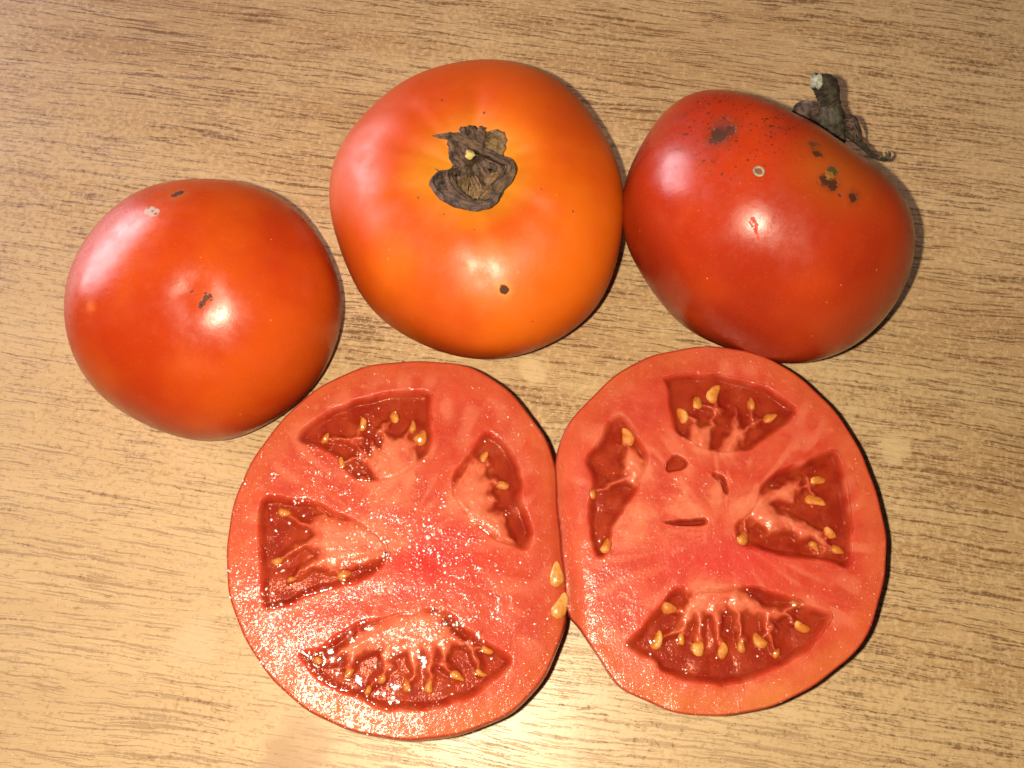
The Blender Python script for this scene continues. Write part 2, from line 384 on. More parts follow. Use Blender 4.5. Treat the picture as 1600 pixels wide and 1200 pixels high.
skin2 = skin_material('tomato_skin_orange', (.470, .066, .003), (.550, .108, .003), (.580, .240, .014), ((-1.8, -0.6, 19.4), 7, 21), [(-30.65, 8.37, 15.87, 18.95, (0.41, 0.04, 0.004), 0.45, -1), (-7.93, 27.3, 19.51, 19.36, (0.41, 0.04, 0.004), 0.6, -1), (18.84, 23.54, 19.46, 13.95, (0.42, 0.045, 0.004), 0.45, -1), (6.91, -32.16, 17.06, 2.03, (0.62, 0.2, 0.02), 0.8, -1), (6.91, -32.16, 17.06, 1.17, (0.045, 0.016, 0.008), 0.97, 1), (23.59, -12.92, 20.95, 0.42, (0.1, 0.035, 0.012), 0.9, 1), (16.0, -8.31, 23.74, 0.35, (0.1, 0.035, 0.012), 0.9, 1), (14.08, -37.58, 10.08, 0.38, (0.1, 0.035, 0.012), 0.9, 1), (-9.07, 18.35, 22.31, 0.41, (0.1, 0.035, 0.012), 0.9, 1), (1.81, 14.11, 22.76, 0.4, (0.1, 0.035, 0.012), 0.9, 1), (-5.93, -18.61, 22.31, 0.31, (0.1, 0.035, 0.012), 0.8, 1), (-2.27, -19.24, 22.55, 0.31, (0.1, 0.035, 0.012), 0.8, 1), (-0.28, -18.66, 22.45, 0.31, (0.1, 0.035, 0.012), 0.8, 1), (-14.14, -9.2, 20.89, 0.39, (0.1, 0.035, 0.012), 0.8, 1), (-7.89, -13.98, 21.77, 0.32, (0.1, 0.035, 0.012), 0.8, 1), (10.38, -28.41, 18.93, 0.47, (0.7, 0.2, 0.02), 0.6, 1)], rough=.37)
skin3 = skin_material('tomato_skin_dark', (.270, .020, .004), (.340, .034, .005), (.29, .052, .006), ((9.8, 0.2, 32.0), 4, 17), [(7.56, -1.34, 32.54, 4.72, (0.3, 0.06, 0.008), 0.55, -1), (-15.85, 10.73, 29.69, 2.22, (0.045, 0.016, 0.008), 0.92, 0), (-13.74, 11.07, 30.45, 1.43, (0.045, 0.016, 0.008), 0.9, 0), (-17.27, 9.29, 29.31, 1.43, (0.045, 0.016, 0.008), 0.9, 0), (-15.19, 13.59, 29.36, 1.92, (0.14, 0.02, 0.01), 0.6, 0), (4.51, 5.28, 32.34, 1.11, (0.1, 0.035, 0.012), 0.9, 0), (4.86, 2.92, 32.67, 1.11, (0.045, 0.016, 0.008), 0.9, 0), (6.07, -4.02, 32.58, 1.4, (0.045, 0.016, 0.008), 0.97, 0), (7.9, -4.67, 32.23, 1.41, (0.045, 0.016, 0.008), 0.97, 0), (8.22, -1.48, 32.42, 1.26, (0.05, 0.04, 0.015), 0.95, 0), (7.34, -2.66, 32.52, 0.94, (0.26, 0.12, 0.02), 0.7, 0), (12.83, -6.98, 30.75, 1.18, (0.045, 0.016, 0.008), 0.97, 0), (9.56, -7.13, 31.52, 0.47, (0.045, 0.016, 0.008), 0.8, 1), (-8.54, -1.53, 32.47, 0.85, (0.1, 0.05, 0.025), 0.8, 1), (-10.01, -11.85, 29.28, 0.52, (0.42, 0.022, 0.01), 0.9, 1), (-9.56, -12.48, 29.13, 0.49, (0.42, 0.022, 0.01), 0.9, 1), (-9.23, -13.25, 28.84, 0.47, (0.42, 0.022, 0.01), 0.9, 1), (-9.09, -13.86, 28.55, 0.45, (0.42, 0.022, 0.01), 0.9, 1), (-9.16, -14.3, 28.26, 0.43, (0.42, 0.022, 0.01), 0.9, 1), (-9.03, -14.88, 27.95, 0.4, (0.42, 0.022, 0.01), 0.9, 1), (-8.72, -15.6, 27.59, 0.38, (0.42, 0.022, 0.01), 0.9, 1), (-8.47, -16.02, 27.4, 0.36, (0.42, 0.022, 0.01), 0.9, 1), (-8.36, -16.57, 27.04, 0.34, (0.42, 0.022, 0.01), 0.9, 1), (-10.51, -12.47, 28.77, 0.33, (0.48, 0.03, 0.015), 0.8, 1), (-10.25, -12.94, 28.62, 0.33, (0.48, 0.03, 0.015), 0.8, 1), (-9.99, -13.4, 28.47, 0.33, (0.48, 0.03, 0.015), 0.8, 1), (-9.54, -14.0, 28.3, 0.33, (0.48, 0.03, 0.015), 0.8, 1), (-9.29, -14.45, 28.13, 0.33, (0.48, 0.03, 0.015), 0.8, 1)], specks=((-14.7, 14.8, 29.2), 26), rough=.24)
tom1 = make_tomato(*T['t1'], skin1, 'red tomato resting blossom end up with a tiny star shaped scar')
tom2 = make_tomato(*T['t2'], skin2, 'orange tomato standing upright with a dried curled calyx on top')
tom3 = make_tomato(*T['t3'], skin3, 'dark red tomato lying on its side with black blemishes and a stem', dents=[])

# ------------------------------------------------------------------ calyx pieces
M_sepal = plain_material('dried_sepal', (.022, .012, .008), (.140, .084, .050), .5, .7, .0010, stretch=(1, 1, 1))  # lit folds and dark crevices partly put into this colour range
M_sepal_tan = plain_material('dried_sepal_tan', (.080, .048, .020), (.230, .145, .065), .8, .75, .0006)
M_sepal_purple = plain_material('dried_sepal_purple', (.020, .012, .010), (.125, .078, .062), .5, .7, .0010)  # wide tone range also stands in for shade between the folds
M_stem = plain_material('green_brown_stem', (.022, .019, .013), (.072, .060, .038), .7, .7, .0006)
M_cut = plain_material('cut_stem_end', (.34, .27, .06), (.50, .42, .13), .9, .6, .0003)
M_cutg = plain_material('cut_stem_end_pale', (.13, .15, .10), (.30, .32, .24), .9, .6, .0003)

def catmull(pts, n):
    p = np.array(pts, float); p = np.vstack([2*p[0]-p[1], p, 2*p[-1]-p[-2]]); k = len(p)-3
    out = []
    for s in np.linspace(0, k-1e-6, n):
        i = int(s); t = s-i; a, b, c, d = p[i:i+4]
        out.append(.5*((2*b)+(-a+c)*t+(2*a-5*b+4*c-d)*t*t+(-a+3*b-3*c+d)*t**3))
    return np.array(out)

def ribbon(name, spine, widths, mat, parent, roll=0.0, cup=.3, ridge=.25, thick=.45, seed=1, n=30, m=11):
    """a dried leaf blade: curved spine, cupped and ridged cross-section, real thickness, ragged edge; mm"""
    P = catmull(spine, n); s01 = np.linspace(0, 1, n); W = np.interp(s01, np.linspace(0, 1, len(widths)), widths)*np.sqrt(np.clip(1.04-s01**12, .02, 1))
    r = np.random.default_rng(seed)
    Tn = np.gradient(P, axis=0); Tn /= np.linalg.norm(Tn, axis=1)[:, None]+1e-9
    rolls = np.interp(np.linspace(0, 1, n), np.linspace(0, 1, len(np.atleast_1d(roll))), np.atleast_1d(roll))
    ph = r.random()*6
    V = []
    for layer in (1, -1):
        for i in range(n):
            a = np.cross(Tn[i], [0, 0, 1.]); a /= np.linalg.norm(a)+1e-9; u = np.cross(a, Tn[i])
            c, s = math.cos(rolls[i]), math.sin(rolls[i]); A, U = a*c+u*s, u*c-a*s
            for j in range(m):
                x = -1+2*j/(m-1)
                e = 1+.07*math.sin(i*1.7+ph+x)+.02*r.standard_normal()
                q = P[i]+A*(x*W[i]*.5*e)
                q = q+U*(cup*W[i]*.5*x*x+ridge*(1-s01[i]**3)*math.cos(x*7.5+ph+i*.08)*min(1, W[i]/2.5)+.03*r.standard_normal()+layer*thick*.5*(1-.75*x*x))
                V.append(q)
    F = []
    nm = n*m
    for i in range(n-1):
        for j in range(m-1):
            a = i*m+j; F.append((a, a+1, a+m+1, a+m)); F.append((nm+a, nm+a+m, nm+a+m+1, nm+a+1))
        a = i*m; F.append((a, a+m, nm+a+m, nm+a)); a = i*m+m-1; F.append((a, nm+a, nm+a+m, a+m))
    for j in range(m-1):
        F.append((j, nm+j, nm+j+1, j+1)); a = (n-1)*m+j; F.append((a, a+1, nm+a+1, nm+a))
    return obj(name, np.array(V)*MM, F, mat, parent)

def tube(name, spine, radii, mats, parent, seed=1, n=26, m=14, rough=.12, cap=1):
    P = catmull(spine, n); R = np.interp(np.linspace(0, 1, n), np.linspace(0, 1, len(radii)), radii)
    r = np.random.default_rng(seed); Tn = np.gradient(P, axis=0); Tn /= np.linalg.norm(Tn, axis=1)[:, None]+1e-9
    ref = np.array([.3, -.9, .2]); V = []; ang = r.standard_normal(m)*rough*.6
    for i in range(n):
        a = np.cross(Tn[i], ref); a /= np.linalg.norm(a); b = np.cross(Tn[i], a)
        for j in range(m):
            th = 2*math.pi*j/m
            V.append(P[i]+(a*math.cos(th)+b*math.sin(th))*R[i]*(1+rough*math.cos(4*th)+ang[j]+rough*.5*r.standard_normal()))
    F = []; MI = []
    for i in range(n-1):
        for j in range(m):
            F.append((i*m+j, i*m+(j+1) % m, (i+1)*m+(j+1) % m, (i+1)*m+j)); MI.append(0)
    V.append(P[0]); V.append(P[-1]+Tn[-1]*R[-1]*.08)
    k = len(V)-2
    for j in range(m):
        F.append((k, (j+1) % m, j)); MI.append(0)
        F.append((k+1, (n-1)*m+j, (n-1)*m+(j+1) % m)); MI.append(cap if len(mats) > 1 else 0)
    o = obj(name, np.array(V)*MM, F, mats, parent, mat_index=MI)
    return o

def lump(name, c, r, mat, parent, seed=1, amp=.18):
    V = []; F = []; nu, nv = 16, 22; g = np.random.default_rng(seed); ph = g.random(6)*6
    for i in range(nu):
        u = math.pi*i/(nu-1)
        for j in range(nv):
            v_ = 2*math.pi*j/nv
            k = 1+amp*(math.sin(3*v_+ph[0])*math.sin(2*u)+.6*math.sin(5*v_+ph[1]+2*u)+.5*math.sin(7*u+ph[2]))*math.sin(u)+.03*g.standard_normal()*math.sin(u)
            V.append((c[0]+r[0]*k*math.sin(u)*math.cos(v_), c[1]+r[1]*k*math.sin(u)*math.sin(v_), c[2]+r[2]*k*math.cos(u)))
    return obj(name, np.array(V)*MM, grid_faces(nu, nv), mat, parent)

# calyx of the upright orange tomato: everything is measured from the stem stub, mm
T2V = np.array([v.co for v in tom2.data.vertices])/MM; T2V = T2V[T2V[:, 2] > 5]; CAL2 = (-1.48, -1.49, 18.84)
def Z(x, y, z):
    dx, dy = (x-565)/41.0, -(y-520)/37.5
    d = (T2V[:, 0]-CAL2[0]-dx)**2+(T2V[:, 1]-CAL2[1]-dy)**2; k = np.argsort(d)[:6]; w = 1/(d[k]+.05)
    s_ = float((T2V[k, 2]*w).sum()/w.sum())-CAL2[2]
    return (dx, dy, s_+.4+z*1.5)
cal = lump('calyx', (-.3, -.6, 1.6), (4.4, 5.2, 4.0), M_sepal, tom2, 3)
cal.location = Vector(CAL2)*MM
lump('seat', Z(620, 790, .5), (6.6, 4.8, 1.9), M_sepal_tan, cal, 12, .12)
lay = [
 ([Z(630,500,3.4), Z(740,590,4.2), Z(840,650,3.6), Z(790,760,2.6)], [2.0, 3.8, 4.0, 2.4], M_sepal, .5, .4, .5),
 ([Z(690,540,2.4), Z(790,620,2.6), Z(860,690,2.2), Z(900,700,1.6)], [2.0, 4.4, 4.4, 2.4], M_sepal_purple, -.4, .4, .5),
 ([Z(500,560,3.0), Z(420,470,3.4), Z(395,360,3.2), Z(400,260,2.0)], [2.0, 3.2, 3.0, 1.6], M_sepal_purple, .6, .4, .5),
 ([Z(560,560,2.5), Z(470,420,4.2), Z(440,290,3.9), Z(440,205,1.5)], [3.6, 5.4, 5.4, 3.6], M_sepal, .1, .25, .45),
 ([Z(590,520,3.2), Z(560,360,4.4), Z(540,250,4.2), Z(545,195,2.4)], [2.8, 4.0, 4.2, 3.0], M_sepal_purple, -.2, .35, .4),
 ([Z(640,520,3.2), Z(640,370,4.6), Z(625,250,4.4), Z(650,185,2.2)], [2.6, 4.0, 4.6, 3.2], M_sepal, .2, .3, .4),
 ([Z(690,500,2.4), Z(770,430,2.9), Z(780,320,2.9), Z(715,215,2.0)], [3.6, 6.4, 6.8, 3.8], M_sepal_tan, -.15, .22, .22),
 ([Z(760,520,3.6), Z(640,440,5.2), Z(520,380,5.8), Z(400,345,5.6), Z(290,335,5.0), Z(190,322,4.6)], [2.2, 2.8, 2.4, 1.7, 1.3, .6], M_sepal, .5, .3, .2),
 ([Z(560,430,5.0), Z(720,510,5.0), Z(850,580,4.2), Z(950,620,3.4), Z(945,710,3.0), Z(830,830,2.4), Z(690,920,1.6)], [1.8, 2.8, 2.6, 3.0, 3.0, 2.8, 1.8], M_sepal, .4, .3, .3),
 ([Z(430,610,2.6), Z(290,720,3.6), Z(265,810,3.8), Z(360,930,3.6), Z(520,1010,3.2), Z(690,1010,2.8), Z(800,970,2.8), Z(875,890,3.2)], [2.0, 3.6, 4.6, 4.2, 3.2, 2.6, 2.2, 1.4], M_sepal_purple, .3, .25, .45),
 ([Z(450,600,3.0), Z(370,690,4.4), Z(390,800,4.4), Z(480,920,3.8), Z(610,980,3.2)], [1.6, 2.4, 2.6, 2.4, 1.4], M_sepal, .3, .3, .35),
 ([Z(560,690,3.2), Z(510,780,3.6), Z(500,860,3.4), Z(520,930,2.6)], [1.6, 2.6, 2.4, 1.4], M_sepal_tan, .1, .3, .3),
 ([Z(590,690,3.2), Z(620,780,3.6), Z(640,860,3.4), Z(620,940,2.6)], [1.6, 2.4, 2.4, 1.4], M_sepal_tan, -.1, .3, .3),
 ([Z(650,560,4.2), Z(700,640,4.4), Z(740,720,3.6), Z(700,830,3.2)], [1.6, 2.4, 2.6, 1.8], M_sepal, .2, .3, .3),
 ([Z(860,690,3.4), Z(790,730,3.8), Z(720,800,3.2), Z(660,880,2.8)], [1.0, 2.0, 1.8, .8], M_sepal_tan, .2, .2, .2),
 ([Z(420,640,2.2), Z(330,620,2.8), Z(260,590,2.0), Z(205,555,1.6)], [.3, .28, .25, .2], M_sepal, 0, .1, 0),
]
for i, (sp, w, m_, roll, cup, rd) in enumerate(lay):
    ribbon('sepal', sp, w, m_, cal, roll, cup, rd*1.9, seed=20+i, thick=.5 if i < 15 else .2)
tube('stem_stub', [Z(562,500,1.5), Z(564,508,4.0), Z(566,520,5.6)], [1.8, 1.5, 1.2], [M_sepal, M_cut], cal, 5, n=12)

# stem of the dark tomato lying on its side, mm from the stem pit
stem = tube('stem', [(8.85, 11.38, 1.13), (20.67, 26.04, 2.32), (21.37, 29.08, 4.32), (19.94, 31.38, 7.32), (19.17, 33.52, 9.32), (17.76, 34.31, 12.32), (15.68, 34.84, 15.32), (12.98, 34.11, 17.32)], [3.4, 2.9, 2.6, 3.2, 2.6, 2.5, 2.9, 2.6, 1.9], [M_stem, M_cutg], tom3, 9, n=40, m=16)
for i, (sp, w, m_, roll, cup, rd) in enumerate([([(20.72, 28.03, 2.32), (16.54, 30.53, 3.32), (13.36, 32.04, 6.32), (11.48, 34.92, 7.32)], [4, 6.5, 7, 5], 'p', 0.3, 0.35, 0.5), ([(21.06, 28.1, 1.32), (17.25, 29.41, 2.32), (14.56, 31.04, 4.32), (13.72, 34.65, 4.32)], [4, 5.5, 5.5, 4], 's', -0.3, 0.3, 0.4), ([(21.56, 29.43, 2.32), (24.25, 28.77, 3.32), (27.76, 26.47, 2.32), (32.12, 24.86, -0.68), (35.24, 24.35, -2.68), (37.73, 24.39, -3.68), (38.97, 25.8, -3.68), (38.5, 26.57, -2.68)], [4, 4.4, 3.6, 2.6, 1.6, 1.1, 1.0, 0.7], 'g', 0.3, 0.3, 0.3), ([(33.79, 24.11, -1.68), (35.15, 23.91, -1.68), (35.34, 24.27, -0.68), (34.94, 25.27, -0.68)], [1.4, 1.0, 0.8, 0.5], 's', 0.3, 0.3, 0.1), ([(23.33, 29.77, 3.32), (24.09, 30.5, 6.32), (25.64, 29.43, 7.32), (27.55, 28.03, 5.32), (28.97, 26.48, 2.32)], [2.5, 2.8, 2.6, 2.2, 1.4], 'p', 0.5, 0.3, 0.35), ([(22.94, 29.44, 2.32), (25.13, 29.1, 4.32), (26.15, 27.51, 4.32), (27.72, 26.07, 2.32)], [2.5, 2.2, 2, 1.2], 's', 0.2, 0.3, 0.3)]):
    ribbon('sepal', sp, w, {'p': M_sepal_purple, 's': M_sepal, 'g': M_stem}[m_], stem, roll, cup, rd, seed=50+i, thick=.55)

# scab ring on the dark tomato
M_scab = plain_material('grey_scab', (.15, .11, .07), (.30, .24, .16), 1.2, .6, .0002)
def ring_mesh(R_, r_, nn=28, mm_=8):
    V = []; F = []
    for i in range(nn):
        a = 2*math.pi*i/nn; k = 1+.06*math.sin(2*a+.5)
        for j in range(mm_):
            b = 2*math.pi*j/mm_
            V.append(((R_*k+r_*math.cos(b))*math.cos(a), (R_*k+r_*math.cos(b))*math.sin(a)*.92, r_*.55*math.sin(b)))
    for i in range(nn):
        for j in range(mm_):
            F.append((i*mm_+j, ((i+1) % nn)*mm_+j, ((i+1) % nn)*mm_+(j+1) % mm_, i*mm_+(j+1) % mm_))
    return np.array(V)*MM, F
V, F = ring_mesh(1.1, .34)
scab = obj('scab_ring', V, F, M_scab, tom3, label='round grey scab ring on the skin')
rp, rn = ((-8.55, -1.53, 32.52), (-0.199, -0.098, 0.975))
scab.location = Vector(rp)*MM; scab.rotation_euler = Vector(rn).to_track_quat('Z', 'Y').to_euler()

